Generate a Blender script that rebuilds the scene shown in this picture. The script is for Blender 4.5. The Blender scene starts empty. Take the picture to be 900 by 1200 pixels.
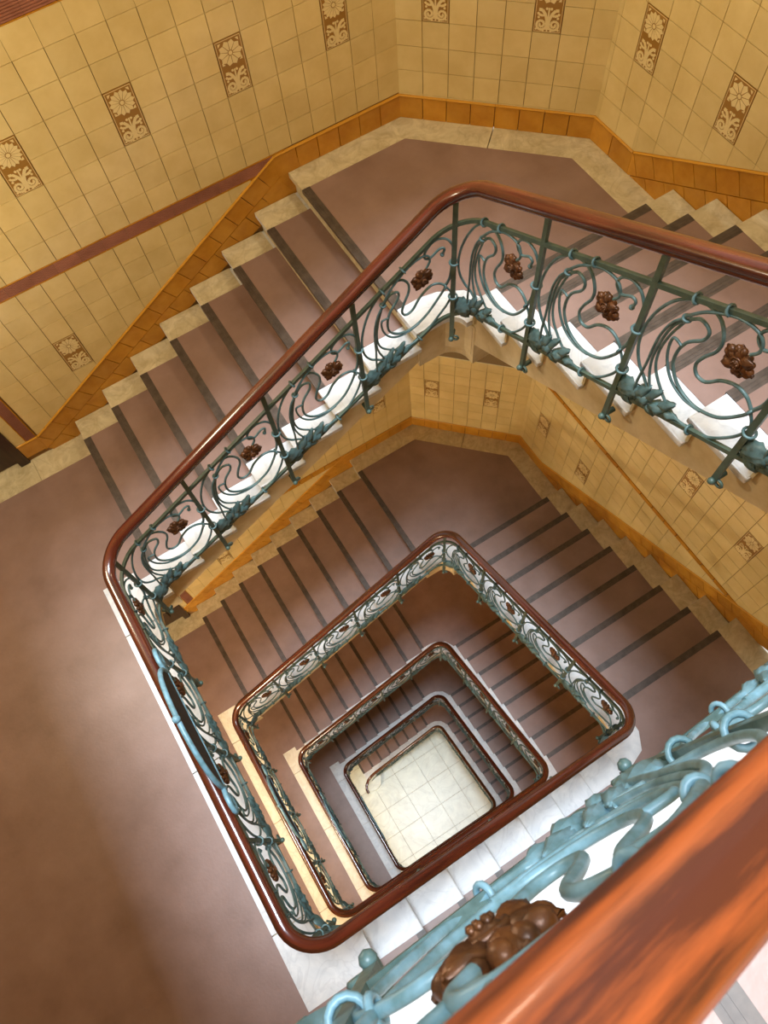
import bpy, bmesh, math, random
from mathutils import Vector, Matrix
random.seed(7)
PI = math.pi
scene = bpy.context.scene
COL = scene.collection

# ------------------------------------------------------------------ camera
ZC = 4.70                                   # camera height above the landing floor
cam_d = bpy.data.cameras.new('camera')
cam = bpy.data.objects.new('camera', cam_d)
COL.objects.link(cam)
RIGHT = Vector((0.848408, -0.525920, -0.060101)); DOWN = Vector((-0.504040, -0.767946, -0.395225)); FWD = Vector((0.161703, 0.365606, -0.916616))
m = Matrix.Identity(4)
for i in range(3):
    m[i][0] = RIGHT[i]; m[i][1] = -DOWN[i]; m[i][2] = -FWD[i]
m[2][3] = ZC
cam.matrix_world = m
cam_d.sensor_fit = 'AUTO'; cam_d.sensor_width = 36.0
cam_d.lens = 902.9 / 1200 * 36.0
cam_d.clip_start = 0.02; cam_d.clip_end = 200
cam_d.dof.use_dof = True; cam_d.dof.focus_distance = 3.2; cam_d.dof.aperture_fstop = 13
scene.camera = cam

# ------------------------------------------------------------------ light
scene.view_settings.view_transform = 'Standard'
scene.view_settings.look = 'None'
scene.view_settings.exposure = 0.0
scene.view_settings.gamma = 1.0
w = bpy.data.worlds.new('world'); scene.world = w
w.use_nodes = True
bg = w.node_tree.nodes['Background']
bg.inputs[0].default_value = (1.0, 0.93, 0.80, 1); bg.inputs[1].default_value = 0.75

def area(name, loc, sx, sy, power, col, rot=(0, 0, 0)):
    l = bpy.data.lights.new(name, 'AREA'); l.shape = 'RECTANGLE'; l.size = sx; l.size_y = sy
    l.energy = power; l.color = col
    o = bpy.data.objects.new(name, l); o.location = loc; o.rotation_euler = rot
    COL.objects.link(o); return o
area('skylight', (0.4, 1.0, 22.0), 6.0, 6.0, 14000, (0.76, 0.88, 1.0))
def lamp(name, loc, power, col, r=.15):
    l = bpy.data.lights.new(name, 'POINT'); l.energy = power; l.color = col; l.shadow_soft_size = r
    o = bpy.data.objects.new(name, l); o.location = loc; COL.objects.link(o)
WARM = (1.0, 0.89, 0.66)
for zf, pw, lx, ly, lh, lc in ((-4.7, 105, -1.55, 2.75, 2.7, WARM), (-8.8, 270, -3.0, 1.0, 2.3, (1, .91, .72)), (-12.9, 200, -3.0, 1.0, 2.3, (1, .91, .72)), (-16.9, 40, -2.6, 1.0, 2.5, WARM), (-20.95, 190, -2.4, 1.2, 3.0, (1, 1, .95))):
    lamp('unseen_landing_light', (lx, ly, ZC + zf + lh), pw, lc, .25)  # bodiless point lights: some match lamp glow lower down, others are added fill
lamp('unseen_landing_light', (2.1, 2.7, ZC - .15), 66, WARM)  # added fill to brighten the upper corner walls, no fitting there

# ------------------------------------------------------------------ materials
def lin(c):
    return tuple((x / 12.92 if x <= .04045 else ((x + .055) / 1.055) ** 2.4) for x in [v / 255 for v in c]) + (1,)

def material(name, col, rough=.5, col2=None, scale=8., detail=4., bump=0., metal=0., coat=0., spec=.5, stretch=None, uv=False, contrast=(.35, .65), tilevar=0., bscale=None):
    mt = bpy.data.materials.new(name); mt.use_nodes = True
    nt = mt.node_tree; b = nt.nodes['Principled BSDF']
    b.inputs['Base Color'].default_value = lin(col)
    b.inputs['Roughness'].default_value = rough; b.inputs['Metallic'].default_value = metal
    b.inputs['Coat Weight'].default_value = coat; b.inputs['Coat Roughness'].default_value = .12
    b.inputs['Specular IOR Level'].default_value = spec
    N = nt.nodes.new; K = nt.links.new
    if col2 or bump:
        tc = N('ShaderNodeTexCoord'); src = tc.outputs['UV' if uv else 'Object']
        if not uv:
            g = N('ShaderNodeNewGeometry'); src = g.outputs['Position']
        if stretch:
            mp = N('ShaderNodeMapping'); mp.inputs['Scale'].default_value = stretch; K(src, mp.inputs[0]); src = mp.outputs[0]
        nz = N('ShaderNodeTexNoise'); nz.inputs['Scale'].default_value = scale; nz.inputs['Detail'].default_value = detail; nz.inputs['Roughness'].default_value = .6
        K(src, nz.inputs['Vector'])
    if col2:
        r = N('ShaderNodeValToRGB'); r.color_ramp.elements[0].position = contrast[0]; r.color_ramp.elements[1].position = contrast[1]
        r.color_ramp.elements[0].color = lin(col); r.color_ramp.elements[1].color = lin(col2)
        K(nz.outputs['Fac'], r.inputs[0]); out = r.outputs[0]
        if tilevar:
            oi = N('ShaderNodeObjectInfo'); hs = N('ShaderNodeHueSaturation'); mr = N('ShaderNodeMapRange')
            mr.inputs['To Min'].default_value = 1 - tilevar; mr.inputs['To Max'].default_value = 1 + tilevar
            K(oi.outputs['Random'], mr.inputs['Value']); K(mr.outputs[0], hs.inputs['Value']); K(out, hs.inputs['Color']); out = hs.outputs[0]
        K(out, b.inputs['Base Color'])
    if bump:
        bp = N('ShaderNodeBump'); bp.inputs['Strength'].default_value = bump; bp.inputs['Distance'].default_value = .01
        if bscale:
            n2 = N('ShaderNodeTexNoise'); n2.inputs['Scale'].default_value = bscale; n2.inputs['Detail'].default_value = 3; K(src, n2.inputs['Vector']); K(n2.outputs['Fac'], bp.inputs['Height'])
        else: K(nz.outputs['Fac'], bp.inputs['Height'])
        K(bp.outputs[0], b.inputs['Normal'])
    return mt

def marble(name, c1, c2, vein, scale=3., rough=.35, amt=.22):
    mt = bpy.data.materials.new(name); mt.use_nodes = True
    nt = mt.node_tree; b = nt.nodes['Principled BSDF']; N = nt.nodes.new; K = nt.links.new
    g = N('ShaderNodeNewGeometry')
    n1 = N('ShaderNodeTexNoise'); n1.inputs['Scale'].default_value = scale * 2.2; n1.inputs['Detail'].default_value = 7; n1.inputs['Roughness'].default_value = .65; n1.inputs['Distortion'].default_value = 1.2
    n2 = N('ShaderNodeTexNoise'); n2.inputs['Scale'].default_value = scale; n2.inputs['Detail'].default_value = 6; n2.inputs['Distortion'].default_value = 2.2
    K(g.outputs['Position'], n1.inputs['Vector']); K(g.outputs['Position'], n2.inputs['Vector'])
    r1 = N('ShaderNodeValToRGB'); r1.color_ramp.elements[0].position = .3; r1.color_ramp.elements[1].position = .7
    r1.color_ramp.elements[0].color = lin(c1); r1.color_ramp.elements[1].color = lin(c2)
    K(n1.outputs['Fac'], r1.inputs[0])
    r2 = N('ShaderNodeValToRGB'); e = r2.color_ramp.elements
    e[0].position = .46; e[0].color = (0, 0, 0, 1); e[1].position = .54; e[1].color = (0, 0, 0, 1)
    q = e.new(.5); q.color = (amt, amt, amt, 1)
    K(n2.outputs['Fac'], r2.inputs[0])
    mx = N('ShaderNodeMix'); mx.data_type = 'RGBA'; K(r2.outputs[0], mx.inputs['Factor']); K(r1.outputs[0], mx.inputs['A']); mx.inputs['B'].default_value = lin(vein)
    K(mx.outputs['Result'], b.inputs['Base Color']); b.inputs['Roughness'].default_value = rough
    return mt

M = {}
M['cream'] = material('cream glazed tile', (230, 208, 148), .2, (220, 196, 134), scale=5, bump=.06, bscale=14, tilevar=.05)
M['ornament'] = material('pale relief glaze', (232, 212, 156), .35)
M['ornbrown'] = material('brown tile glaze', (158, 116, 48), .35)
M['ochre'] = material('ochre glazed tile', (204, 146, 46), .25, (186, 126, 34), scale=7, bump=.05, bscale=12, tilevar=.08)
M['ochrecap'] = material('light ochre cap tile', (205, 148, 52), .25)
M['maroon'] = material('maroon ribbed tile', (172, 116, 94), .45, (154, 100, 80), scale=9, tilevar=.08)
M['grout'] = material('dark grout', (138, 104, 56), .9)
M['plaster'] = material('cream plaster', (212, 196, 160), .8, (186, 166, 126), scale=6, bump=.1)
M['wall'] = material('ochre painted wall', (205, 165, 88), .6, (190, 150, 78), scale=3)
M['marble'] = marble('white marble', (224, 224, 223), (198, 200, 202), (150, 150, 154))
M['marble_dim'] = marble('dim beige marble', (216, 204, 170), (178, 162, 124), (130, 114, 84), scale=4, rough=.5)  # the white marble again, darkened to beige for the shade along the walls
M['marble_lamplit'] = marble('lamplit marble', (238, 230, 210), (222, 210, 184), (170, 150, 120))  # the white marble again, warm light of the lower landings put into its colour
M['lobby'] = marble('lobby marble', (222, 224, 206), (200, 201, 184), (160, 158, 138), scale=1.2, rough=.3)
M['lino'] = material('pinkish brown linoleum', (146, 119, 110), .40, (124, 97, 86), scale=3.2, detail=7, bump=.05, bscale=60, contrast=(.3, .72))
M['strip'] = material('dark nosing strip', (86, 74, 66), .45, (66, 55, 48), scale=20)
M['iron'] = material('teal painted iron', (86, 112, 112), .42, (60, 84, 82), scale=24, bump=.08)
M['ironlitblue'] = material('pale blue lit iron', (112, 150, 166), .42, (82, 114, 120), scale=24, bump=.08)  # same iron paint, lightened as if strongly lit from above
M['ironbar'] = material('dark green shaded iron', (74, 92, 80), .45, (58, 76, 66), scale=24, bump=.06)  # same iron paint, darkened for bars and posts in shade
M['bronze'] = material('brown bronze', (104, 62, 30), .42, (64, 38, 20), scale=30, metal=.35, bump=.25)
M['wood'] = material('mahogany', (86, 33, 19), .22, (48, 17, 10), scale=1., detail=6, uv=True, stretch=(2.2, 26, 1), coat=.6, bump=.03)
M['wornlitwood'] = material('worn lit mahogany', (146, 68, 28), .42, (68, 27, 12), scale=1.6, detail=9, uv=True, stretch=(2.2, 24, 1), coat=.15, bump=.04, contrast=(.42, .6))  # worn streaks, plus the strong light on the near rail put into the colour
M['mesh'] = material('dark woven mesh', (52, 40, 34), .7, (28, 22, 20), scale=60, bump=.3)
M['door'] = material('dark brown door', (62, 36, 22), .35, (46, 26, 16), scale=5, stretch=(8, 8, 1))

# ------------------------------------------------------------------ mesh building
class MB:
    def __init__(s): s.v = []; s.f = []; s.sm = []; s.uv = None
    def add(s, vs, fs, smooth=False):
        b = len(s.v); s.v += [tuple(v) for v in vs]
        for f in fs: s.f.append(tuple(i + b for i in f)); s.sm.append(smooth)
    def box(s, lo, hi):
        x0, y0, z0 = lo; x1, y1, z1 = hi
        s.add([(x0, y0, z0), (x1, y0, z0), (x1, y1, z0), (x0, y1, z0), (x0, y0, z1), (x1, y0, z1), (x1, y1, z1), (x0, y1, z1)],
              [(3, 2, 1, 0), (4, 5, 6, 7), (0, 1, 5, 4), (1, 2, 6, 5), (2, 3, 7, 6), (3, 0, 4, 7)])
    def tube(s, pts, r, n=8, caps=True, flat=1.0, up=None):
        P = [Vector(p) for p in pts]; N = len(P); rr = r if isinstance(r, (list, tuple)) else [r] * N
        t0 = (P[1] - P[0]).normalized()
        ref = Vector(up) if up else (Vector((0, 0, 1)) if abs(t0.z) < .9 else Vector((1, 0, 0)))
        a = (ref - t0 * ref.dot(t0)).normalized(); vs = []
        for i, p in enumerate(P):
            t = (P[min(i + 1, N - 1)] - P[max(i - 1, 0)]).normalized()
            a = (a - t * a.dot(t));  a = a.normalized() if a.length > 1e-6 else t.orthogonal().normalized()
            b = t.cross(a)
            for k in range(n):
                q = 2 * PI * k / n; vs.append(p + a * (math.cos(q) * rr[i]) + b * (math.sin(q) * rr[i] * flat))
        fs = [(i * n + k, i * n + (k + 1) % n, (i + 1) * n + (k + 1) % n, (i + 1) * n + k) for i in range(N - 1) for k in range(n)]
        s.add(vs, fs, True)
        if caps:
            s.add(vs[:n], [tuple(reversed(range(n)))]); s.add(vs[-n:], [tuple(range(n))])
    def bar(s, pts, wdir, hw, hh):                     # rectangular bar; wdir(i) gives the sideways unit vector
        P = [Vector(p) for p in pts]; vs = []
        for i, p in enumerate(P):
            wv = Vector(wdir(i)); u = Vector((0, 0, 1))
            for a, b in ((-1, -1), (1, -1), (1, 1), (-1, 1)): vs.append(p + wv * (a * hw) + u * (b * hh))
        fs = [(i * 4 + k, i * 4 + (k + 1) % 4, (i + 1) * 4 + (k + 1) % 4, (i + 1) * 4 + k) for i in range(len(P) - 1) for k in range(4)]
        n = len(P); fs += [(3, 2, 1, 0), (n * 4 - 4, n * 4 - 3, n * 4 - 2, n * 4 - 1)]
        s.add(vs, fs)
    def ball(s, c, rx, ry=None, rz=None, n=8, m_=6, X=None, Y=None, Z=None):
        ry = ry or rx; rz = rz or rx; c = Vector(c)
        X = X or Vector((1, 0, 0)); Y = Y or Vector((0, 1, 0)); Z = Z or Vector((0, 0, 1))
        vs = [c - Z * rz]
        for j in range(1, m_):
            a = -PI / 2 + PI * j / m_
            for k in range(n):
                q = 2 * PI * k / n
                vs.append(c + X * (rx * math.cos(a) * math.cos(q)) + Y * (ry * math.cos(a) * math.sin(q)) + Z * (rz * math.sin(a)))
        vs.append(c + Z * rz); L = len(vs) - 1
        fs = [(0, 1 + (k + 1) % n, 1 + k) for k in range(n)]
        for j in range(m_ - 2):
            for k in range(n):
                a = 1 + j * n + k; b = 1 + j * n + (k + 1) % n; fs.append((a, b, b + n, a + n))
        b0 = 1 + (m_ - 2) * n
        fs += [(L, b0 + k, b0 + (k + 1) % n) for k in range(n)]
        s.add(vs, fs, True)
    def torus(s, c, X, Y, R, r, n=10, k=6):
        c = Vector(c); Z = X.cross(Y); vs = []
        for i in range(n):
            q = 2 * PI * i / n; d = X * math.cos(q) + Y * math.sin(q)
            for j in range(k):
                p = 2 * PI * j / k; vs.append(c + d * (R + r * math.cos(p)) + Z * (r * math.sin(p)))
        fs = [(i * k + j, ((i + 1) % n) * k + j, ((i + 1) % n) * k + (j + 1) % k, i * k + (j + 1) % k) for i in range(n) for j in range(k)]
        s.add(vs, fs, True)
    def prism(s, poly, o, ex, ey, ez, h0, h1, inset=0.):       # polygon in (ex,ey), extruded along ez
        o = Vector(o); n = len(poly)
        cx = sum(p[0] for p in poly) / n; cy = sum(p[1] for p in poly) / n
        lo = [o + ex * a + ey * b + ez * h0 for a, b in poly]
        def ins(a, b):
            d = math.hypot(a - cx, b - cy) or 1; k = max(0, 1 - inset / d); return cx + (a - cx) * k, cy + (b - cy) * k
        hi = []
        for a, b in poly:
            a2, b2 = ins(a, b) if inset else (a, b); hi.append(o + ex * a2 + ey * b2 + ez * h1)
        area2 = sum(poly[i][0] * poly[(i + 1) % n][1] - poly[(i + 1) % n][0] * poly[i][1] for i in range(n))
        fl = (area2 > 0) == (ex.cross(ey).dot(ez) * (1 if h1 > h0 else -1) > 0)
        fs = [tuple(range(n, 2 * n)) if fl else tuple(reversed(range(n, 2 * n))), tuple(reversed(range(n))) if fl else tuple(range(n))]
        for i in range(n):
            j = (i + 1) % n; f = (i, j, j + n, i + n); fs.append(f if fl else tuple(reversed(f)))
        s.add(lo + hi, fs)

WO = {}
def make_mesh(name, mb, mat, origin):
    me = bpy.data.meshes.new(name)
    ox, oy, oz = origin
    me.from_pydata([(v[0] - ox, v[1] - oy, v[2] - oz) for v in mb.v], [], mb.f)
    me.polygons.foreach_set('use_smooth', mb.sm)
    if mb.uv:
        ul = me.uv_layers.new(name='UVMap')
        for lp in me.loops: ul.data[lp.index].uv = mb.uv[lp.vertex_index]
    me.materials.append(mat); me.update()
    return me
def center(mb):
    xs, ys, zs = zip(*mb.v); return ((min(xs) + max(xs)) / 2, (min(ys) + max(ys)) / 2, min(zs))
def place(name, me, pos, parent=None, rotz=0., rot=None):
    o = bpy.data.objects.new(name, me); COL.objects.link(o)
    if parent:
        o.parent = parent; po = WO[parent.name]; o.location = (pos[0] - po[0], pos[1] - po[1], pos[2] - po[2])
    else: o.location = pos
    if rot is not None: o.rotation_euler = rot
    elif rotz: o.rotation_euler = (0, 0, rotz)
    WO[o.name] = tuple(pos); return o
def obj(name, mb, mat, parent=None):
    c = center(mb); return place(name, make_mesh(name, mb, mat, c), c, parent)
def thing(name, loc, label=None, cat=None, group=None, kind=None):
    o = bpy.data.objects.new(name, None); COL.objects.link(o); o.location = loc; o.empty_display_size = .2
    WO[o.name] = tuple(loc)
    if label: o['label'] = label
    if cat: o['category'] = cat
    if group: o['group'] = group
    if kind: o['kind'] = kind
    return o
def struct(name, mb, mat):
    o = obj(name, mb, mat); o['kind'] = 'structure'; return o
def copy_at(o, pos, parent):                        # a copy of a part with copies of its sub-parts, same orientation
    c = o.copy(); COL.objects.link(c); c.parent = parent; po = WO[parent.name]
    c.location = (pos[0] - po[0], pos[1] - po[1], pos[2] - po[2]); WO[c.name] = tuple(pos)
    for ch in list(o.children):
        d = ch.copy(); COL.objects.link(d); d.parent = c
    return c
UP = Vector((0, 0, 1))

# ------------------------------------------------------------------ levels (heights relative to the camera, +ZC)
YB, XC_, YD = 2.15, 1.56, -.125            # tread ends round the well
RB, RC, RD = 2.115, 1.515, -.09            # railing lines
class Lv: pass
def level(zA, xB, gB, nB, T, yC, gC, R, top, dx0, dxg, nD, xA, wallY, nC=8):
    l = Lv(); l.zA = zA + ZC; l.xB = xB; l.gB = gB; l.nB = nB; l.T = T + ZC; l.yC = yC; l.gC = gC; l.R = R + ZC
    l.top = top + ZC; l.dx0 = dx0; l.dxg = dxg; l.nD = nD; l.xA = xA; l.wallY = wallY; l.nC = nC; return l
#          zA     xB     gB   nB   T      yC     gC     R     top   dx0   dxg  nD   xA(rail)  wall
LV = {
 1: level(-4.70, -.644, .277, 8, -3.42, 2.067, .272, -2.18, -.82, 1.39, .28, 8, -.745, 3.589),
 2: level(-8.80, -.970, .284, 9, -7.33, 2.095, .282, -6.07, -4.70, 1.39, .28, 8, -1.09, 3.65),
 3: level(-12.90, -.970, .284, 9, -11.42, 2.095, .282, -10.13, -8.80, 1.39, .2875, 9, -1.09, 3.65),
 4: level(-16.90, -.70, .28, 8, -15.53, 2.095, .282, -14.22, -12.90, 1.39, .2875, 9, -.80, 3.65),
 5: level(-20.95, -.64, .277, 8, -19.55, 2.095, .282, -18.2, -16.90, 1.39, .28, 8, -.80, 3.65),
}
XW = 2.93; YN = -1.53; XL = -3.3           # right wall, near wall, far left wall

# ------------------------------------------------------------------ stair flights
SHADE = {1: 'top', 2: 'second', 3: 'third', 4: 'fourth', 5: 'lowest'}
def flight(label, P0, e, n, s0, g, cnt, z0, r, wid, m_in, m_out, soffit=.36, white='marble', wallmat='marble_dim'):
    """treads rise along e from s0; o runs from the well (0) to the wall (wid)"""
    E_ = Vector((e[0], e[1], 0)); N_ = Vector((n[0], n[1], 0)); P = Vector((P0[0], P0[1], 0))
    wid -= .014; m_out -= .014
    root = thing('stair_flight', tuple(P + E_ * s0 + N_ * (wid / 2) + UP * z0), label, 'stairs')
    def W(s, o, z): return P + E_ * s + N_ * o + UP * z
    # solid body: sawtooth side with plaster soffit
    poly = [(s0 - .02, z0 - .02)]
    for i in range(cnt):
        s = s0 + g * i + .03; poly += [(s, z0 + r * i - .045), (s, z0 + r * (i + 1) - .045)]
    se = s0 + g * (cnt - 1) + .02
    sl = r / g
    poly += [(se + .02, z0 + r * cnt - .045), (se + .02, z0 + r * cnt - soffit + .04), (s0 - .02, z0 + r - soffit - .02)]
    mb = MB(); mb.prism(poly, P, E_, UP, N_, .036, wid)
    obj('stringer', mb, M['plaster'], root)
    # one tread with its sub-parts, then copies
    first = None
    for i in range(cnt - 1):
        z = z0 + r * (i + 1); s = s0 + g * i
        pos = tuple(W(s, 0, z))
        if first is None:
            bm = bmesh.new()
            for (a0, a1, o0, h0, h1) in ((0, g + .035, 0, -.034, 0), (.014, g + .02, .014, -.06, -.034)):
                vs = [bm.verts.new((a, b, h)) for h in (h0, h1) for b in (o0, wid) for a in (a0, a1)]
                for f in ((0, 1, 3, 2), (4, 6, 7, 5), (0, 4, 5, 1), (2, 3, 7, 6), (0, 2, 6, 4), (1, 5, 7, 3)): bm.faces.new([vs[k] for k in f])
            bmesh.ops.recalc_face_normals(bm, faces=bm.faces)
            bmesh.ops.bevel(bm, geom=[ed for ed in bm.edges], offset=.009, segments=2, profile=.6, affect='EDGES')
            q = MB(); bm.verts.index_update()
            q.add([W(s + v.co.x, v.co.y, z + v.co.z) for v in bm.verts], [tuple(v.index for v in f.verts) for f in bm.faces]); bm.free()
            if (E_.cross(N_)).z < 0: q.f = [tuple(reversed(f)) for f in q.f]
            t = place('tread', make_mesh('tread', q, M[white], pos), pos, root)
            # marble with wall-side shade in its colour at the wall end, linoleum runner and metal nosing let into the tread
            k = MB(); k.prism([(.002, wid - m_out), (g + .01, wid - m_out), (g + .01, wid), (.002, wid)], W(s, 0, z), E_, N_, UP, -.03, .0015)
            obj('wall_end', k, M[wallmat], t)
            k = MB(); k.prism([(.05, m_in), (g + .03, m_in), (g + .03, wid - m_out), (.05, wid - m_out)], W(s, 0, z), E_, N_, UP, -.01, .003)
            obj('linoleum_runner', k, M['lino'], t)
            k = MB()
            for a, b, h in ((-.003, .05, .004), (.012, .020, .0055), (.028, .036, .0055)):
                k.prism([(a, m_in), (b, m_in), (b, wid - m_out), (a, wid - m_out)], W(s, 0, z), E_, N_, UP, -.02, h)
            obj('nosing_strip', k, M['strip'], t)
            first = t
            for ch in t.children: pass
        else:
            copy_at(first, pos, root)
    rf = None
    for i in range(cnt):
        z = z0 + r * i; s = s0 + g * i + .028; pos = tuple(W(s, .02, z))
        if rf is None:
            k = MB(); k.prism([(0, 0), (.012, 0), (.012, wid - .02), (0, wid - .02)], W(s, .02, z), E_, N_, UP, -.0, r - .035)
            rf = place('riser', make_mesh('riser', k, M['marble_dim'], pos), pos, root)
        else: copy_at(rf, pos, root)
    return root

def flights(k, l):
    nm = {1: ('long', ''), }
    names = {
     1: ('upper marble flight climbing along the tiled left wall, behind the big handrail',
         'upper right flight with white marble tread ends beyond the flowered railing',
         'near flight under the camera, partly hidden by the foreground handrail'),
     2: ('second flight down on the left, between the tiled wall and the second railing',
         'second flight down on the right, broad linoleum treads beside the tiled wall',
         'marble flight whose white tread ends show in a row beneath the longest dark handrail'),
     3: ('third flight down on the left, dark linoleum treads inside the second railing',
         'third flight down on the right, seen inside the second railing',
         'flight hidden mostly under the second turn of the handrail'),
     4: ('fourth flight down on the left, narrow treads inside the third railing',
         'fourth flight down on the right, between third and fourth railings',
         'flight hidden mostly under the third turn of the handrail'),
     5: ('lowest left flight rising from the pale lobby floor by the curled rail end',
         'lowest right flight above the pale lobby floor',
         'lowest near flight hidden under the fourth turn of the handrail')}[k]
    flight(names[0], (0, YB), (1, 0), (0, 1), l.xB, l.gB, l.nB, l.zA, (l.T - l.zA) / l.nB, l.wallY - YB, .19, .185)
    flight(names[1], (XC_, 0), (0, -1), (1, 0), -l.yC, l.gC, l.nC, l.T, (l.R - l.T) / l.nC, XW - XC_, .18, .20)
    flight(names[2], (0, YD), (-1, 0), (0, -1), -l.dx0, l.dxg, l.nD, l.R, (l.top - l.R) / l.nD, YD - YN, .205, .19)
for k, l in LV.items(): flights(k, l)
for f_ in (flight('', (0, YB), (1, 0), (0, 1), -.644, .277, 8, -.82 + ZC, .16, 3.589 - YB, .19, .185),
           flight('', (XC_, 0), (0, -1), (1, 0), -2.067, .272, 8, .46 + ZC, .155, XW - XC_, .18, .20)):
    f_['kind'] = 'structure'                          # the flights overhead, above the frame
    del f_['category']

# ------------------------------------------------------------------ landings
ZX, ZY = Vector((1, 0, 0)), Vector((0, 1, 0))
def plate(poly, z0, z1, mat, name, parent):
    k = MB(); k.prism(poly, (0, 0, 0), ZX, ZY, UP, z0, z1); return obj(name, k, M[mat], parent)
def arc(cx, cy, r, a0, a1, n=6):
    return [(cx + r * math.cos(math.radians(a0 + (a1 - a0) * i / n)), cy + r * math.sin(math.radians(a0 + (a1 - a0) * i / n))) for i in range(n + 1)]
MT = .04
def corner_landing(l):
    z = l.T; xb = l.xB + l.gB * (l.nB - 1); y1 = l.wallY; yc = l.yC - .02
    P = [(xb, y1), (2.10, y1), (XW, y1 - (XW - 2.10)), (XW, yc)]
    iy = y1 - .185
    Q = [(xb, iy), (2.02, iy), (2.735, iy - .715), (2.735, yc)]
    well = [(xb, YB), (XC_ - .09, YB)] + arc(XC_ - .09, YB - .09, .09, 90, 0)[1:]
    wi = [(XC_ + .18, yc), (XC_ + .17, 2.14), (XC_ + .11, 2.25), (XC_ - .02, 2.325), (XC_ - .12, 2.345), (xb, 2.345)]
    k = MB(); k.prism([(xb + .03, y1), (2.10, y1), P[2], P[3]] + [(XC_ + .03, yc)] + list(reversed([(XC_ - .06, YB + .03), (XC_ + .02, YB - .05)])) + [(xb + .03, YB + .03)], (0, 0, 0), ZX, ZY, UP, z - .3, z - MT)
    f = struct('floor', k, M['plaster'])
    k = MB(); wl_ = [(xb + .035, YB + .032), (XC_ - .09, YB + .032)] + arc(XC_ - .09, YB - .09, .122, 90, 0)[1:] + [(XC_ + .032, yc - .02)]
    k.prism(wl_ + [(XC_ + .4, yc - .02), (XC_ + .4, YB + .4), (xb + .035, YB + .4)], (0, 0, 0), ZX, ZY, UP, z - .37, z - MT)
    obj('corner_string', k, M['plaster'], f)
    k = MB(); k.prism([(xb - .14, z + .125), (xb + .03, z + .125), (xb + .03, z - .3), (xb - .2, z - .3)], (0, y1, 0), ZX, UP, -ZY, 0, .0085, inset=.002)
    obj('baseboard_tile', k, M['ochre'], f)
    Mx = ((P[1][0] + P[2][0]) / 2, (P[1][1] + P[2][1]) / 2); Mq = ((Q[1][0] + Q[2][0]) / 2, (Q[1][1] + Q[2][1]) / 2)
    d = .002
    plate([P[0], P[1], Q[1], Q[0]], z - MT, z, 'marble_dim', 'marble_slab', f)
    plate([P[1], (Mx[0] - d, Mx[1] + d), (Mq[0] - d, Mq[1] + d), Q[1]], z - MT, z, 'marble_dim', 'marble_slab', f)
    plate([(Mx[0] + d, Mx[1] - d), P[2], Q[2], (Mq[0] + d, Mq[1] - d)], z - MT, z, 'marble_dim', 'marble_slab', f)
    plate([P[2], P[3], Q[3], Q[2]], z - MT, z, 'marble_dim', 'marble_slab', f)
    plate(well + wi, z - MT, z, 'marble', 'marble_slab', f)
    plate([(xb + .05, 2.345)] + list(reversed(wi[:-1])) + [Q[3], Q[2], Q[1], (xb + .05, iy)], z - MT, z + .002, 'lino', 'linoleum', f)
    k = MB()
    for a, b, h in ((-.003, .05, .004), (.012, .020, .0055), (.028, .036, .0055)): k.box((xb + a, 2.345, z - .02), (xb + b, iy, z + h))
    obj('nosing_strip', k, M['strip'], f)
def turn_landing(l):
    z = l.R; y1 = l.yC - l.gC * (l.nC - 1); xd = l.dx0 + .02
    k = MB(); k.prism([(XC_ + .03, y1 - .03), (XW, y1 - .03), (XW, YN), (xd, YN), (xd, YD - .03), (XC_ - .04, YD - .03), (XC_ + .03, YD + .06)], (0, 0, 0), ZX, ZY, UP, z - .3, z - MT)
    f = struct('floor', k, M['plaster'])
    plate([(XW, y1), (XW, YN), (XW - .2, YN + .19), (XW - .2, y1)], z - MT, z, 'marble_dim', 'marble_slab', f)
    plate([(XW, YN), (xd, YN), (xd, YN + .19), (XW - .2, YN + .19)], z - MT, z, 'marble_dim', 'marble_slab', f)
    well = [(XC_ + .18, y1), (XC_, y1)] + [(XC_, YD + .1)] + arc(XC_ - .09, YD + .09, .09, 0, -90)[0:] + [(xd, YD), (xd, YD - .2), (XC_ - .05, YD - .205), (XC_ + .1, YD - .15), (XC_ + .17, YD - .03)]
    plate(well, z - MT, z, 'marble', 'marble_slab', f)
    plate([(XC_ + .18, y1 - .05), (XC_ + .17, YD - .03), (XC_ + .1, YD - .15), (XC_ - .05, YD - .205), (xd, YD - .205), (xd, YN + .19), (XW - .2, YN + .19), (XW - .2, y1 - .05)], z - MT, z + .002, 'lino', 'linoleum', f)
    k = MB()
    for a, b, h in ((-.003, .05, .004), (.012, .020, .0055), (.028, .036, .0055)): k.box((XC_ + .18, y1 - b, z - .02), (XW - .2, y1 - a, z + h))
    obj('nosing_strip', k, M['strip'], f)
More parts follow.
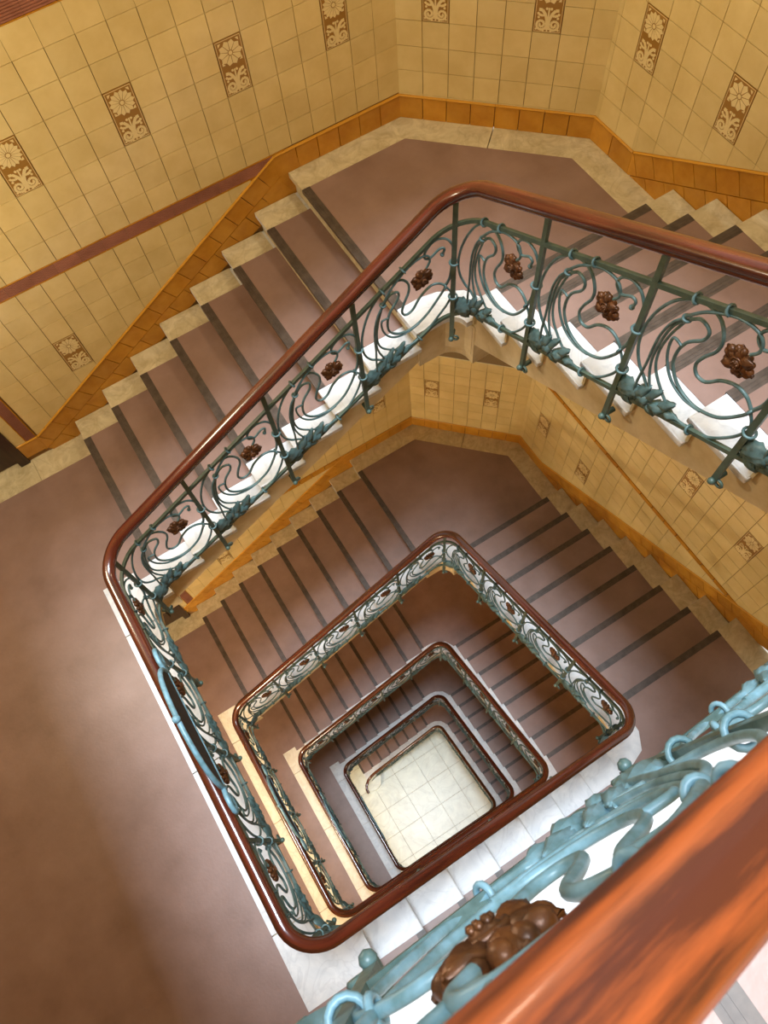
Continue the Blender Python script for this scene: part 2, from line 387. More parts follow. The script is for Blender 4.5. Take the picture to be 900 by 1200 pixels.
def main_landing(zA, xE, xBn, xDn, wallY, white, seams=(2.04, 1.066, .078), plain=False):
    """xE tread-end line on the well side, xBn first riser of the left flight, xDn top nosing of the near flight"""
    z = zA; bo = xE - .22
    k = MB(); k.prism([(XL, YN), (xDn - .03, YN), (xDn - .03, YD - .03), (xE - .0, YD - .03), (xE - .03, YD + .1), (xE - .03, YB - .1), (xE, YB + .03), (xBn + .02, YB + .03), (xBn + .02, wallY), (XL, wallY)], (0, 0, 0), ZX, ZY, UP, z - .3, z - MT)
    f = struct('floor', k, M['plaster'])
    g = .003
    plate([(bo, seams[0] + g), (xE, seams[0] + g)] + arc(xE + .09, YB - .09, .09, 180, 90, 5) + [(xBn + .03, YB), (xBn + .03, YB + .19), (xE, YB + .19), (xE, 2.41), (bo, 2.41)], z - MT, z, white, 'marble_slab', f)
    for a, b in ((seams[1], seams[0]), (seams[2], seams[1])):
        plate([(bo, a + g), (xE, a + g), (xE, b - g), (bo, b - g)], z - MT, z, white, 'marble_slab', f)
    plate([(bo, seams[2] - g), (bo, YD - .205), (xDn, YD - .205), (xDn, YD)] + arc(xE + .09, YD + .09, .09, 270, 180, 5) + [(xE, seams[2] - g)], z - MT, z, white, 'marble_slab', f)
    yb = wallY - .2
    for a, b in ((XL, -1.95), (-1.948, -1.047 + .0), (-1.045, xBn + .03)):
        ye = wallY + (.22 if a < -1.96 + .02 and b < 0 and a > XL or b == -1.047 else 0)
        plate([(a, yb), (b, yb), (b, ye), (a, ye)], z - MT, z, 'marble_dim', 'marble_slab', f)
    plate([(XL, YN), (xDn + .0, YN), (xDn + .0, YD - .205), (bo, YD - .205), (bo, 2.41), (xE, 2.41), (xE, YB + .19), (xBn + .03, YB + .19), (xBn + .03, yb), (XL, yb)], z - MT, z + .002, 'lino', 'linoleum', f)
for k_, l in LV.items():
    corner_landing(l); turn_landing(l)
main_landing(LV[1].zA, -.78, LV[1].xB, -.57, 3.589, 'marble')
main_landing(LV[2].zA, -1.13, LV[2].xB, -.90, 3.65, 'marble_lamplit')
main_landing(LV[3].zA, -1.13, LV[3].xB, -.90, 3.65, 'marble_lamplit')
main_landing(LV[4].zA, -.84, LV[4].xB, -.57, 3.65, 'marble')
main_landing(-.82 + ZC, -.78, -.644, -.57, 3.589, 'marble')
corner_landing(level(-.82, -.644, .277, 8, .46, 2.067, .272, 1.7, 3., 1.39, .28, 8, -.745, 3.589))

# ------------------------------------------------------------------ lobby floor
zl = LV[5].zA
k = MB(); k.box((XL, YN, zl - .3), (XW, 3.65, zl - .02)); lf = struct('floor', k, M['grout'])
tile0 = None; ts = .62
for i in range(-4, 5):
    for j in range(-4, 6):
        p = (.355 + ts * i, 1.63 + ts * (j - 1), zl - .02)
        if p[0] < XL + .3 or p[0] > XW - .3 or p[1] < YN + .3 or p[1] > 3.4: continue
        if tile0 is None:
            q = MB(); q.prism([(-ts / 2 + .002, -ts / 2 + .002), (ts / 2 - .002, -ts / 2 + .002), (ts / 2 - .002, ts / 2 - .002), (-ts / 2 + .002, ts / 2 - .002)], p, ZX, ZY, UP, 0, .02, inset=.002)
            tile0 = place('floor_tile', make_mesh('floor_tile', q, M['lobby'], p), p, lf)
        else: copy_at(tile0, p, lf)
q = MB(); q.prism(arc(-.56, 2.12, .27, 0, 360 - 15, 23), (0, 0, 0), ZX, ZY, UP, zl, zl + .15)
o = obj('curtail_step', q, M['lobby']); o['label'] = 'round curtail step under the curled rail end on the lobby floor'; o['category'] = 'step'

# ------------------------------------------------------------------ walls
def clip(poly, a, b, c):                               # keep a*x + b*y >= c
    out = []
    for i in range(len(poly)):
        p, q = poly[i], poly[(i + 1) % len(poly)]; dp = a * p[0] + b * p[1] - c; dq = a * q[0] + b * q[1] - c
        if dp >= 0: out.append(p)
        if (dp >= 0) != (dq >= 0):
            t = dp / (dp - dq); out.append((p[0] + (q[0] - p[0]) * t, p[1] + (q[1] - p[1]) * t))
    return out
def parea(p): return abs(sum(p[i][0] * p[(i + 1) % len(p)][1] - p[(i + 1) % len(p)][0] * p[i][1] for i in range(len(p)))) / 2 if len(p) > 2 else 0

TS = .15
def ornament_mesh(var):
    """flat pale relief 0..TS by 0..2TS: frame, flower disc above, scrolls below (local x, z; y out of the wall is -1)"""
    k = MB(); t = TS
    cnt = [0]
    def pol(p, h=.0010):
        cnt[0] += 1; k.prism([(a, b) for a, b in p], (0, 0, 0), ZX, UP, -ZY, 0, h + .00004 * (cnt[0] % 40))
    def stripe(pts, wd):
        for (a, b), (c, d) in zip(pts[:-1], pts[1:]):
            dx, dy = c - a, d - b; L = math.hypot(dx, dy) or 1; nx_, ny_ = -dy / L * wd, dx / L * wd
            pol([(a + nx_, b + ny_), (a - nx_, b - ny_), (c - nx_, d - ny_), (c + nx_, d + ny_)])
    f0, f1 = .006, .0085
    for a, b, c, d in ((f0, f0, t - f0, f1), (f0, 2 * t - f1, t - f0, 2 * t - f0), (f0, f0, f1, 2 * t - f0), (t - f1, f0, t - f0, 2 * t - f0)):
        pol([(a, b), (c, b), (c, d), (a, d)])
    cx, cy = t / 2, 1.5 * t - .004; n = (14, 10, 16)[var % 3]; R = .064
    for i in range(n):                                   # petals with narrow dark gaps
        a = 2 * PI * i / n; hw = PI / n * .93
        pol([(cx + .015 * math.cos(a - hw * .6), cy + .015 * math.sin(a - hw * .6)), (cx + R * .86 * math.cos(a - hw), cy + R * .86 * math.sin(a - hw)),
             (cx + R * 1.04 * math.cos(a), cy + R * 1.04 * math.sin(a)), (cx + R * .86 * math.cos(a + hw), cy + R * .86 * math.sin(a + hw)), (cx + .015 * math.cos(a + hw * .6), cy + .015 * math.sin(a + hw * .6))])
    pol([(cx + .011 * math.cos(2 * PI * i / 8), cy + .011 * math.sin(2 * PI * i / 8)) for i in range(8)])
    for sx in (-1, 1):
        for (ox, oy) in ((.057, .062), (.057, -.052)):
            pol([(cx + sx * ox, cy + oy), (cx + sx * (ox - .016), cy + oy), (cx + sx * (ox - .006), cy + oy - .012 * (1 if oy > 0 else -1)), (cx + sx * ox, cy + oy - .016 * (1 if oy > 0 else -1))])
        pts = []
        for i in range(19):                              # big C scroll
            a = i / 18 * 1.65 * 2 * PI; r = .031 * (1 - i / 22)
            pts.append((cx + sx * (.034 + r * math.cos(PI + a)), .046 - r * math.sin(a) * 1.05))
        stripe(pts, .0062)
        stripe([(cx + sx * .004, .02), (cx + sx * .006, .07), (cx + sx * .016, .1), (cx + sx * .034, .122), (cx + sx * .052, .124)], .0075)
        stripe([(cx + sx * .016, .1), (cx + sx * .03, .092), (cx + sx * .05, .098), (cx + sx * .056, .108)], .006)
        for (px, py, rr) in ((.05, .083, .007), (.026, .112, .006), (.058, .02, .006), (.02, .012, .006), (.012, .13, .007)):
            pol([(cx + sx * (px + rr * math.cos(2 * PI * i / 6)), py + rr * math.sin(2 * PI * i / 6)) for i in range(6)])
    stripe([(cx, .01), (cx, .135)], .004)
    return k
ORN = [make_mesh('ornament', ornament_mesh(v), M['ornament'], (0, 0, 0)) for v in range(3)]
_q = MB(); _q.prism([(.0008, .0008), (TS - .0008, .0008), (TS - .0008, TS - .0008), (.0008, TS - .0008)], (0, 0, 0), ZX, UP, -ZY, 0, .008, inset=.0015)
TILE = make_mesh('tile', _q, M['cream'], (0, 0, 0))
_q = MB(); _q.prism([(.0012, .0012), (TS - .0012, .0012), (TS - .0012, 2 * TS - .0012), (.0012, 2 * TS - .0012)], (0, 0, 0), ZX, UP, -ZY, 0, .008, inset=.0015)
DECO = make_mesh('decorated_tile', _q, M['ornbrown'], (0, 0, 0))

def tiled(wall, O, ang, u0, u1, floors, zmax, cu, rows, decos, joined_from=1e9):
    """tiles on the plane through O (plan) running at angle ang; floors = [(ua, za, ub, zb)] lower edge pieces;
    rows = list of (z0, z1, full_rows_from) spans; cu = column phase"""
    e = Vector((math.cos(ang), math.sin(ang), 0)); inn = Vector((math.sin(ang), -math.cos(ang), 0)); nd = 0
    O = Vector((O[0], O[1], 0))
    def low(u):
        for ua, za, ub, zb in floors:
            if ua <= u <= ub: return za + (zb - za) * (u - ua) / (ub - ua)
        return 1e9
    JM = MB()                                           # far tiles past the limit, one joined part
    c0 = int(math.floor((u0 - cu) / TS)) - 1; c1 = int(math.ceil((u1 - cu) / TS)) + 1
    for (za, zb, phase) in rows:
        r = 0
        nr0 = int(math.floor((za - phase) / TS)) - 1; nr1 = int(math.ceil((zb - phase) / TS)) + 1
        for c in range(c0, c1):
            ua, ub = max(u0, cu + c * TS), min(u1, cu + (c + 1) * TS)
            if ub - ua < .012: continue
            skip = None
            for r in range(nr0, nr1):
                ta, tb = max(za, phase + r * TS), min(zb, phase + (r + 1) * TS)
                if tb - ta < .01: continue
                full = abs(ub - ua - TS) < 1e-4 and abs(tb - ta - TS) < 1e-4
                isd = [d for d in decos if d[0] == c and abs(d[1] - phase - r * TS) < .04]
                isd2 = [d for d in decos if d[0] == c and abs(d[1] - phase - (r - 1) * TS) < .04]
                polys = []
                for fa, fza, fb, fzb in floors:
                    a, b = max(ua, fa), min(ub, fb)
                    if b - a < 1e-4: continue
                    sl = (fzb - fza) / (fb - fa)
                    p = clip([(a, ta), (b, ta), (b, tb), (a, tb)], -sl, 1, fza - sl * fa)
                    if parea(p) > 2e-4: polys.append(p)
                A = sum(parea(p) for p in polys)
                if A < 3e-4: continue
                whole = full and A > TS * TS * .999
                pos = O + e * ua + UP * ta
                if ta >= joined_from:
                    for p in polys: JM.prism([(a, b) for a, b in p], O, e, UP, inn, 0, .008, inset=.0012)
                    continue
                if isd2 and whole: continue
                if isd and whole:
                    d = place('decorated_tile', DECO, tuple(pos), wall, rotz=ang)
                    oo = bpy.data.objects.new('ornament', ORN[nd % 3]); COL.objects.link(oo); oo.parent = d; oo.location = (0, -.008, 0); nd += 1
                    continue
                if whole: place('tile', TILE, tuple(pos), wall, rotz=ang); continue
                k = MB()
                for p in polys: k.prism([(a, b) for a, b in p], O, e, UP, inn, 0, .008, inset=.0012)
                obj('tile', k, M['cream'], wall)
    if JM.v: obj('upper_tiles', JM, M['cream'], wall)['kind'] = 'stuff'

def base_tiles(name, O, ang, pieces, h=.16, extra=1):
    """pieces = (ua, za, ub, zb) top edge lines; square tiles hang below the edge, a rounded cap lies along it"""
    e = Vector((math.cos(ang), math.sin(ang), 0)); inn = Vector((math.sin(ang), -math.cos(ang), 0)); O = Vector((O[0], O[1], 0))
    k = MB()
    for ua, za, ub, zb in pieces:
        k.prism([(ua, za), (ub, zb), (ub, zb - (.45 if zb != za else .16)), (ua, za - (.45 if zb != za else .16))], O, e, UP, inn, -.004, .002 if zb == za else .003)
    b = struct(name, k, M['grout'])
    for ua, za, ub, zb in pieces:
        L = math.hypot(ub - ua, zb - za); dx = (ub - ua) / L; dz = (zb - za) / L
        X = e * dx + UP * dz; Y = -(e * dz) * -1 if False else (UP * dx - e * dz)
        o = O + e * ua + UP * za
        if abs(dz) < 1e-4: rowsd = [(-h, -.016)]
        else: rowsd = [(-.145, -.016), (-.29, -.148)]
        for ri, (ya, yb) in enumerate(rowsd):
            n = max(1, round(L / .15)); tl = L / n
            off = 0 if ri == 0 else tl * .45
            sl_ = abs(dz) > 1e-4; lo_ = -.1 if sl_ else 0; hi_ = L + (.15 if ri else 0)
            for i in range(-1 if sl_ else 0, n + (2 if ri else 0)):
                xa, xb = max(lo_, i * tl + off) + .001, min(hi_, (i + 1) * tl + off) - .001
                if xb - xa < .02: continue
                q = MB(); q.prism([(xa, ya), (xb, ya), (xb, yb), (xa, yb)], o, X, Y, inn, 0, .0125 if abs(dz) < 1e-4 else .011 - .001 * ri, inset=.002)
                obj('baseboard_tile', q, M['ochre'], b)
        n = max(1, round(L / .3)); tl = L / n
        for i in range(n):
            q = MB(); pr = [(-.016, 0), (-.016, .012), (-.010, .017), (-.002, .012), (0, 0)]
            vs = []; a = o + X * (i * tl + .0008); c_ = o + X * ((i + 1) * tl - .0008)
            for pt in (a, c_): vs += [pt + Y * y + inn * d for y, d in pr]
            q.add(vs, [(j, j + 1, j + 6, j + 5) for j in range(4)] + [(4, 3, 2, 1, 0), (5, 6, 7, 8, 9)], False)
            obj('cap_tile', q, M['ochrecap'], b)
    return b

def band(name, O, ang, ua, ub, z0, z1, ribbed=True, vertical=False, floorline=None):
    """ribbed or plain band tiles"""
    e = Vector((math.cos(ang), math.sin(ang), 0)); inn = Vector((math.sin(ang), -math.cos(ang), 0)); O = Vector((O[0], O[1], 0))
    k = MB(); k.prism([(ua, z0), (ub, z0), (ub, z1), (ua, z1)], O, e, UP, inn, -.003, .001)
    t = struct(name, k, M['grout'])
    if vertical: L, X, Y, o, wd = z1 - z0, UP, -e, O + e * ub + UP * z0, ub - ua
    else: L, X, Y, o, wd = ub - ua, e, UP, O + e * ua + UP * z0, z1 - z0
    n = max(1, round(L / .15)); tl = L / n
    for i in range(n):
        q = MB(); xa, xb = i * tl + .001, (i + 1) * tl - .001
        if ribbed:
            q.prism([(xa, .001), (xb, .001), (xb, wd - .001), (xa, wd - .001)], o, X, Y, inn, 0, .005)
            nr = 7
            for j in range(nr):
                ya = .010 + (wd - .018) * j / nr; yb = ya + (wd - .018) / nr * .55
                q.prism([(xa, ya), (xb, ya), (xb, yb), (xa, yb)], o, X, Y, inn, .005, .0095, inset=.0)
            obj('ribbed_tile', q, M['maroon'], t)
            for ya in (0.0, wd - .006):
                q = MB(); q.prism([(xa, ya), (xb, ya), (xb, ya + .006), (xa, ya + .006)], o, X, Y, inn, 0, .0098); obj('edge_tile', q, M['ochre'], t)
        else:
            q.prism([(xa, .001), (xb, .001), (xb, wd - .001), (xa, wd - .001)], o, X, Y, inn, 0, .014, inset=.004)
            obj('band_tile', q, M['ochre'], t)
    return t

def backing(name, pts, z0, z1, mat='grout'):
    (xa, ya), (xb, yb) = pts
    L = math.hypot(xb - xa, yb - ya); e = Vector(((xb - xa) / L, (yb - ya) / L, 0)); out = Vector((-e.y, e.x, 0))
    k = MB(); k.prism([(0, z0), (L, z0), (L, z1), (0, z1)], (xa, ya, 0), e, UP, out, 0, .2)
    return struct(name, k, M[mat])

aX = math.radians(-45)
def storey(l, dz, names, first):
    """tiled walls of one storey; dz shifts the tile pattern of the top storey"""
    Z = ZC + dz; wy = l.wallY
    n1 = (l.T - l.zA) / l.nB / l.gB
    xl = -1.06 if first else -1.10
    ztop = l.T + (2.55 if first else 1.35)
    zk = lambda x: l.zA + (l.T - l.zA) / l.nB + n1 * (x - l.xB) + .20
    xk = max(l.xB - .26, xl + .012)
    xt = l.xB + (l.T + .16 - .20 - l.zA - (l.T - l.zA) / l.nB) / n1
    pB = [(xl, zk(xk), xk, zk(xk)), (xk, zk(xk), xt, l.T + .16), (xt, l.T + .16, 2.10, l.T + .16)]
    wl = backing(names[0], ((xl, wy), (2.10, wy)), l.zA, ztop)
    r0 = -2.501 + Z
    vb0, vb1 = (-.985, -.905) if first else (-1.03, -.93)
    b0, b1 = -3.345 + Z, -3.252 + Z
    t0, t1 = -2.056 + Z, (-1.95 if first else -2.003) + Z
    dec = [(c, r0 - .3) for c in (-8, -4, 0, 4, 8)] + [(-6, -3.345 + Z - .75), (-6, r0 + .97)]
    O = (0, wy)
    if first:
        rows = [(l.zA, b0, b0), (b1, t0, r0), (t1, ztop, t1)]
    else:
        rows = [(l.zA, b0, b0), (b1, ztop, r0)]
    tiled(wl, O, 0, vb1, 2.10, pB, ztop, .455, rows, dec, t1 + .01 if first else 1e9)
    tiled(wl, O, 0, xl, vb0, pB, ztop, xl, [(l.zA, b0, b0)], [])
    base_tiles(names[3], O, 0, pB)
    xr = xk + (b0 - zk(xk)) / n1
    band(names[6], O, 0, xl, xr + .22, b0, b1, ribbed=first)
    band(names[7], O, 0, vb0, vb1, zk(xk) + .002, b0 - .002, vertical=True)
    if first: band(names[8], O, 0, xl, 2.10, t0, t1)
    # chamfer
    A = (2.10, wy); Bq = (XW, wy - (XW - 2.10)); Lc = math.hypot(Bq[0] - A[0], Bq[1] - A[1])
    wb = backing(names[1], (A, Bq), l.T, ztop)
    pc = [(0, l.T + .16, Lc, l.T + .16)]
    tiled(wb, A, aX, 0, Lc, pc, ztop, .15, [(l.T, ztop, r0)], [(0, r0 - .3), (4, r0 - .3)])
    base_tiles(names[4], A, aX, pc)
    # right wall, running towards -y
    y0 = Bq[1]; yend = -.15 if not first else .3
    wr = backing(names[2], ((XW, y0), (XW, yend)), l.T, l.R + (1.7 if first else 1.9))
    n2 = (l.R - l.T) / l.nC / l.gC
    zc = lambda y: l.T + (l.R - l.T) / l.nC + n2 * (l.yC - y) + .20
    yk = l.yC + ((l.R - l.T) / l.nC + .04) / n2
    u = lambda y: y0 - y
    ylast = l.yC - l.gC * (l.nC - 1)
    pr = [(0, l.T + .16, u(yk), l.T + .16), (u(yk), l.T + .16, u(yend), zc(yend))]
    top = l.R + (1.7 if first else 1.55)
    dec = [(c, r0 - .3 - .01) for c in (0, 4, 8, 12)] + [(c, r0 + 1.04) for c in (6, 10, 14)]
    if first: rw = [(l.T, top, r0 - .01)]
    else: rw = [(l.T, t0, r0 - .01), (t1, top, r0 + 1.04)]
    tiled(wr, (XW, y0), -PI / 2, 0, u(yend), pr, top, u(2.577 if first else 2.62), rw, dec)
    base_tiles(names[5], (XW, y0), -PI / 2, pr)
    if not first: band(names[8], (XW, y0), -PI / 2, 0, u(yend), t0, t1, ribbed=False)
storey(LV[1], 0, ['wall_left', 'wall_back', 'wall_right', 'baseboard_left', 'baseboard_back', 'baseboard_right', 'trim_1', 'trim_2', 'trim_3'], True)
storey(LV[2], -3.905, ['wall_left', 'wall_back', 'wall_right', 'baseboard_left', 'baseboard_back', 'baseboard_right', 'trim_4', 'trim_5', 'trim_6'], False)

# plain walls: beside the doors, lower storeys and the sides that no tile can be made out on
for nm, pts, z0, z1 in (
    ('wall_left', ((-2.05, 3.589), (XL, 3.589)), -4.7, 3.2), ('wall_left', ((-2.05, 3.65), (XL, 3.65)), -9.1, -5.),
    ('wall_left', ((2.105, 3.65), (XL, 3.65)), -20.95, -9.1), ('wall_back', ((XW, 2.825), (2.105, 3.65)), -20.95, -7.33),
    ('wall_right', ((XW, YN), (XW, 2.825)), -20.95, -7.33)):
    (xa, ya), (xb, yb) = pts; L = math.hypot(xb - xa, yb - ya); e = Vector(((xb - xa) / L, (yb - ya) / L, 0)); outv = Vector((e.y, -e.x, 0))
    if nm == 'wall_right': outv = Vector((1, 0, 0))
    if nm == 'wall_left': outv = Vector((0, 1, 0))
    if nm == 'wall_back': outv = Vector((.7071, .7071, 0))
    k = MB(); k.prism([(0, z0 + ZC), (L, z0 + ZC), (L, z1 + ZC), (0, z1 + ZC)], (xa, ya, 0), e, UP, outv, 0, .2)
    struct(nm, k, M['wall'])
k = MB(); k.box((XL - .2, YN - .2, zl), (XL, 3.85, ZC + 3.2)); struct('wall_far', k, M['wall'])
k = MB(); k.box((XL, YN - .2, zl), (XW, YN, ZC + 3.2)); struct('wall_near', k, M['wall'])
k = MB(); k.box((XW, YN, -4.3 + ZC), (XW + .2, .3, ZC + 3.2)); struct('wall_right', k, M['wall'])

# doorways at the foot of the upper left flight and of the one below
for di, (l, xr) in enumerate(((LV[1], -1.06), (LV[2], -1.10))):
    z = l.zA; y = l.wallY; xl = -2.05; top = z + 2.2
    d = thing('door_%d' % (di + 1), ((xl + xr) / 2, y, z), kind='structure')
    q = MB()
    for a, b in ((xl, xl + .07), (xr - .07, xr)): q.box((a, y - .02, z), (b, y + .16, top))
    q.box((xl, y - .02, top - .07), (xr, y + .16, top)); obj('door_frame', q, M['door'], d)
    q = MB(); q.box((xl + .07, y + .025, z + .01), (xr - .07, y + .07, top - .07)); leaf = obj('door_leaf', q, M['door'], d)
    for a, b in ((xl + .17, xl + .45), (xr - .45, xr - .17)):
        for c, e_ in ((.2, .8), (.95, 1.95)):
            q = MB(); q.prism([(a, z + c), (b, z + c), (b, z + e_), (a, z + e_)], (0, y + .025, 0), ZX, UP, -ZY, 0, .016, inset=.02); obj('door_panel', q, M['door'], leaf)
    q = MB(); q.box((xl, y, top), (xr, y + .2, z + 3.6 + (.0 if di else 1.6))); struct('wall_left', q, M['wall'])

# ------------------------------------------------------------------ railings
# one continuous ascending path; corners are rounded
CN = []                                             # (x, y, n, key)   n = nosing line height
fl = zl + .106
CN += [(-.74, 1.80, fl, None), (-.735, 1.90, fl, None), (-.69, 1.99, fl, None), (-.60, 2.065, fl, None), (-.48, 2.105, fl + .05, None), (-.36, RB, zl + .25, 'S5')]
for k_ in (5, 4, 3, 2, 1):
    l = LV[k_]
    if k_ < 5: CN += [(l.xA, RD, l.zA + .106, 'M%d' % k_), (l.xA, RB, l.zA + .106, 'L%d' % k_)]
    CN += [(RC, RB, l.T + .127, 'T%d' % k_), (RC, RD, l.R + .12, 'R%d' % k_)]
CN += [(-.745, RD, LV[1].top + .106, 'M0'), (-.745, .55, LV[1].top + .106, 'E0')]
PX = []; KEY = {}
FR = .17
for i, (x, y, n, key) in enumerate(CN):
    if key is None or key in ('S5', 'E0'):
        if key: KEY[key] = len(PX)
        PX.append((x, y, n)); continue
    px, py, pn, _ = CN[i - 1]; qx, qy, qn, _ = CN[i + 1]
    la = math.hypot(x - px, y - py); lb = math.hypot(qx - x, qy - y)
    a = (x + (px - x) / la * FR, y + (py - y) / la * FR, n + (pn - n) / la * FR)
    b = (x + (qx - x) / lb * FR, y + (qy - y) / lb * FR, n + (qn - n) / lb * FR)
    c = (a[0] + b[0] - x, a[1] + b[1] - y)
    N = 10
    for j in range(N + 1):
        t = j / N; th = t * PI / 2
        vx = (a[0] - c[0]) * math.cos(th) + (b[0] - c[0]) * math.sin(th); vy = (a[1] - c[1]) * math.cos(th) + (b[1] - c[1]) * math.sin(th)
        nz = (1 - t) ** 2 * a[2] + 2 * t * (1 - t) * n + t * t * b[2]
        if j == N // 2: KEY[key] = len(PX)
        PX.append((c[0] + vx, c[1] + vy, nz))
PS = [0.]
for p, q in zip(PX[:-1], PX[1:]): PS.append(PS[-1] + math.hypot(q[0] - p[0], q[1] - p[1]))
SK = {k_: PS[i] for k_, i in KEY.items()}
import bisect
def at(s):
    i = min(max(bisect.bisect_right(PS, s) - 1, 0), len(PS) - 2); t = (s - PS[i]) / ((PS[i + 1] - PS[i]) or 1)
    a, b = PX[i], PX[i + 1]; return (a[0] + (b[0] - a[0]) * t, a[1] + (b[1] - a[1]) * t, a[2] + (b[2] - a[2]) * t)
def side(s):                                        # unit vector towards the well (right of the ascent)
    a, b = at(s - .02), at(s + .02); dx, dy = b[0] - a[0], b[1] - a[1]; L = math.hypot(dx, dy) or 1
    return Vector((dy / L, -dx / L, 0))
def tang(s):
    a, b = at(s - .02), at(s + .02); v = Vector((b[0] - a[0], b[1] - a[1], b[2] - a[2])); return v.normalized()
def rp(s, h, wv=0.):
    x, y, n = at(s); v = side(s); return Vector((x + v.x * wv, y + v.y * wv, n + h))
HB, HT, HR = .01, .64, .82
def srange(a, b, step=.06):
    ss = [a] + [s for s in PS if a + .004 < s < b - .004] + [b]
    out = [ss[0]]
    for p, q in zip(ss[:-1], ss[1:]):
        n = max(1, int((q - p) / step)) if (q - p) > step else 1
        out += [p + (q - p) * (j + 1) / n for j in range(n)]
    return out
PROF = [(-.038, 0), (-.036, .015), (-.027, .029), (-.012, .036), (.012, .036), (.027, .029), (.036, .015), (.038, 0), (.035, -.011), (.028, -.016), (.028, -.021), (.031, -.026), (.026, -.036), (-.026, -.036), (-.031, -.026), (-.028, -.021), (-.028, -.016), (-.035, -.011)]
PROF = [(a * .86, b * .95) for a, b in PROF]
def handrail(a, b, parent, mat='wood', drop=0., wm=1.):
    k = MB(); uv = []; ss = srange(a, b, .1); n = len(PROF)
    per = [0.]
    for i in range(n): per.append(per[-1] + math.dist(PROF[i], PROF[(i + 1) % n]))
    vs = []
    for s in ss:
        for i in range(n + 1):
            pw, ph = PROF[i % n]; vs.append(rp(s, HR + ph - drop * min(1, max(0, (s - a) / .5)), pw * wm - (.003 if wm > 1 else 0))); uv.append((s, per[i]))
    m1 = n + 1
    fs = [(i * m1 + j, (i + 1) * m1 + j, (i + 1) * m1 + j + 1, i * m1 + j + 1) for i in range(len(ss) - 1) for j in range(n)]
    k.add(vs, fs, True)
    for i in (0, len(ss) - 1):
        base = len(k.v); k.add(vs[i * m1:i * m1 + n], [tuple(range(n)) if i else tuple(reversed(range(n)))]); uv += uv[i * m1:i * m1 + n]
    k.uv = uv
    return obj('handrail', k, M[mat], parent)

CURVES = {  # (distance along / 0.546, height / 0.566) traced along the ironwork between two posts; r = tube radius
'A': ([(.162, .564), (.096, .53), (.049, .465), (.024, .376), (.028, .282), (.06, .2), (.106, .139), (.165, .055)], .0062),
'B1': ([(.158, .483), (.123, .447), (.1, .383), (.093, .306), (.093, .221), (.087, .127), (.088, .064)], .0055),
'B2': ([(.163, .468), (.128, .431), (.108, .355), (.103, .256), (.117, .177), (.148, .091)], .0055),
'B3': ([(.157, .458), (.126, .378), (.113, .29), (.131, .201), (.192, .107), (.243, .05)], .0055),
'C': ([(.156, .488), (.212, .531), (.281, .551), (.336, .551), (.39, .53), (.42, .497), (.426, .46), (.407, .44)], .006),
'D': ([(.162, .564), (.217, .553), (.27, .517), (.305, .454), (.307, .4), (.277, .352), (.264, .309), (.284, .267), (.325, .254), (.37, .289), (.423, .296), (.47, .27), (.505, .228)], .0065),
'E': ([(.163, .468), (.201, .49), (.238, .471), (.253, .443), (.242, .412), (.198, .38), (.179, .323), (.189, .253), (.243, .174), (.331, .119), (.424, .121), (.489, .18), (.51, .221)], .0065),
'F': ([(.185, .36), (.147, .38), (.145, .326), (.168, .254), (.215, .184), (.287, .132), (.362, .113)], .0055),
'G': ([(.252, .03), (.363, .004), (.438, .012), (.506, .071), (.54, .134)], .006),
'I': ([(.507, .223), (.528, .271), (.537, .36), (.55, .41)], .006),
'J': ([(.509, .217), (.533, .17), (.538, .132)], .0055),
'K': ([(.548, .354), (.543, .439), (.512, .508), (.46, .548), (.412, .546), (.398, .512), (.43, .474), (.478, .480), (.500, .462), (.490, .434)], .006),
'L': ([(.538, .354), (.53, .264), (.503, .213)], .0055),
}
def smooth(pts, n):
    """Catmull-Rom through the traced points"""
    out = []; P = [pts[0]] + pts + [pts[-1]]
    for i in range(1, len(P) - 2):
        a, b, c, d = P[i - 1], P[i], P[i + 1], P[i + 2]
        for j in range(n):
            t = j / n
            out.append(tuple(.5 * (2 * b[k] + (c[k] - a[k]) * t + (2 * a[k] - 5 * b[k] + 4 * c[k] - d[k]) * t * t + (3 * b[k] - a[k] - 3 * c[k] + d[k]) * t ** 3) for k in (0, 1)))
    out.append(pts[-1]); return out
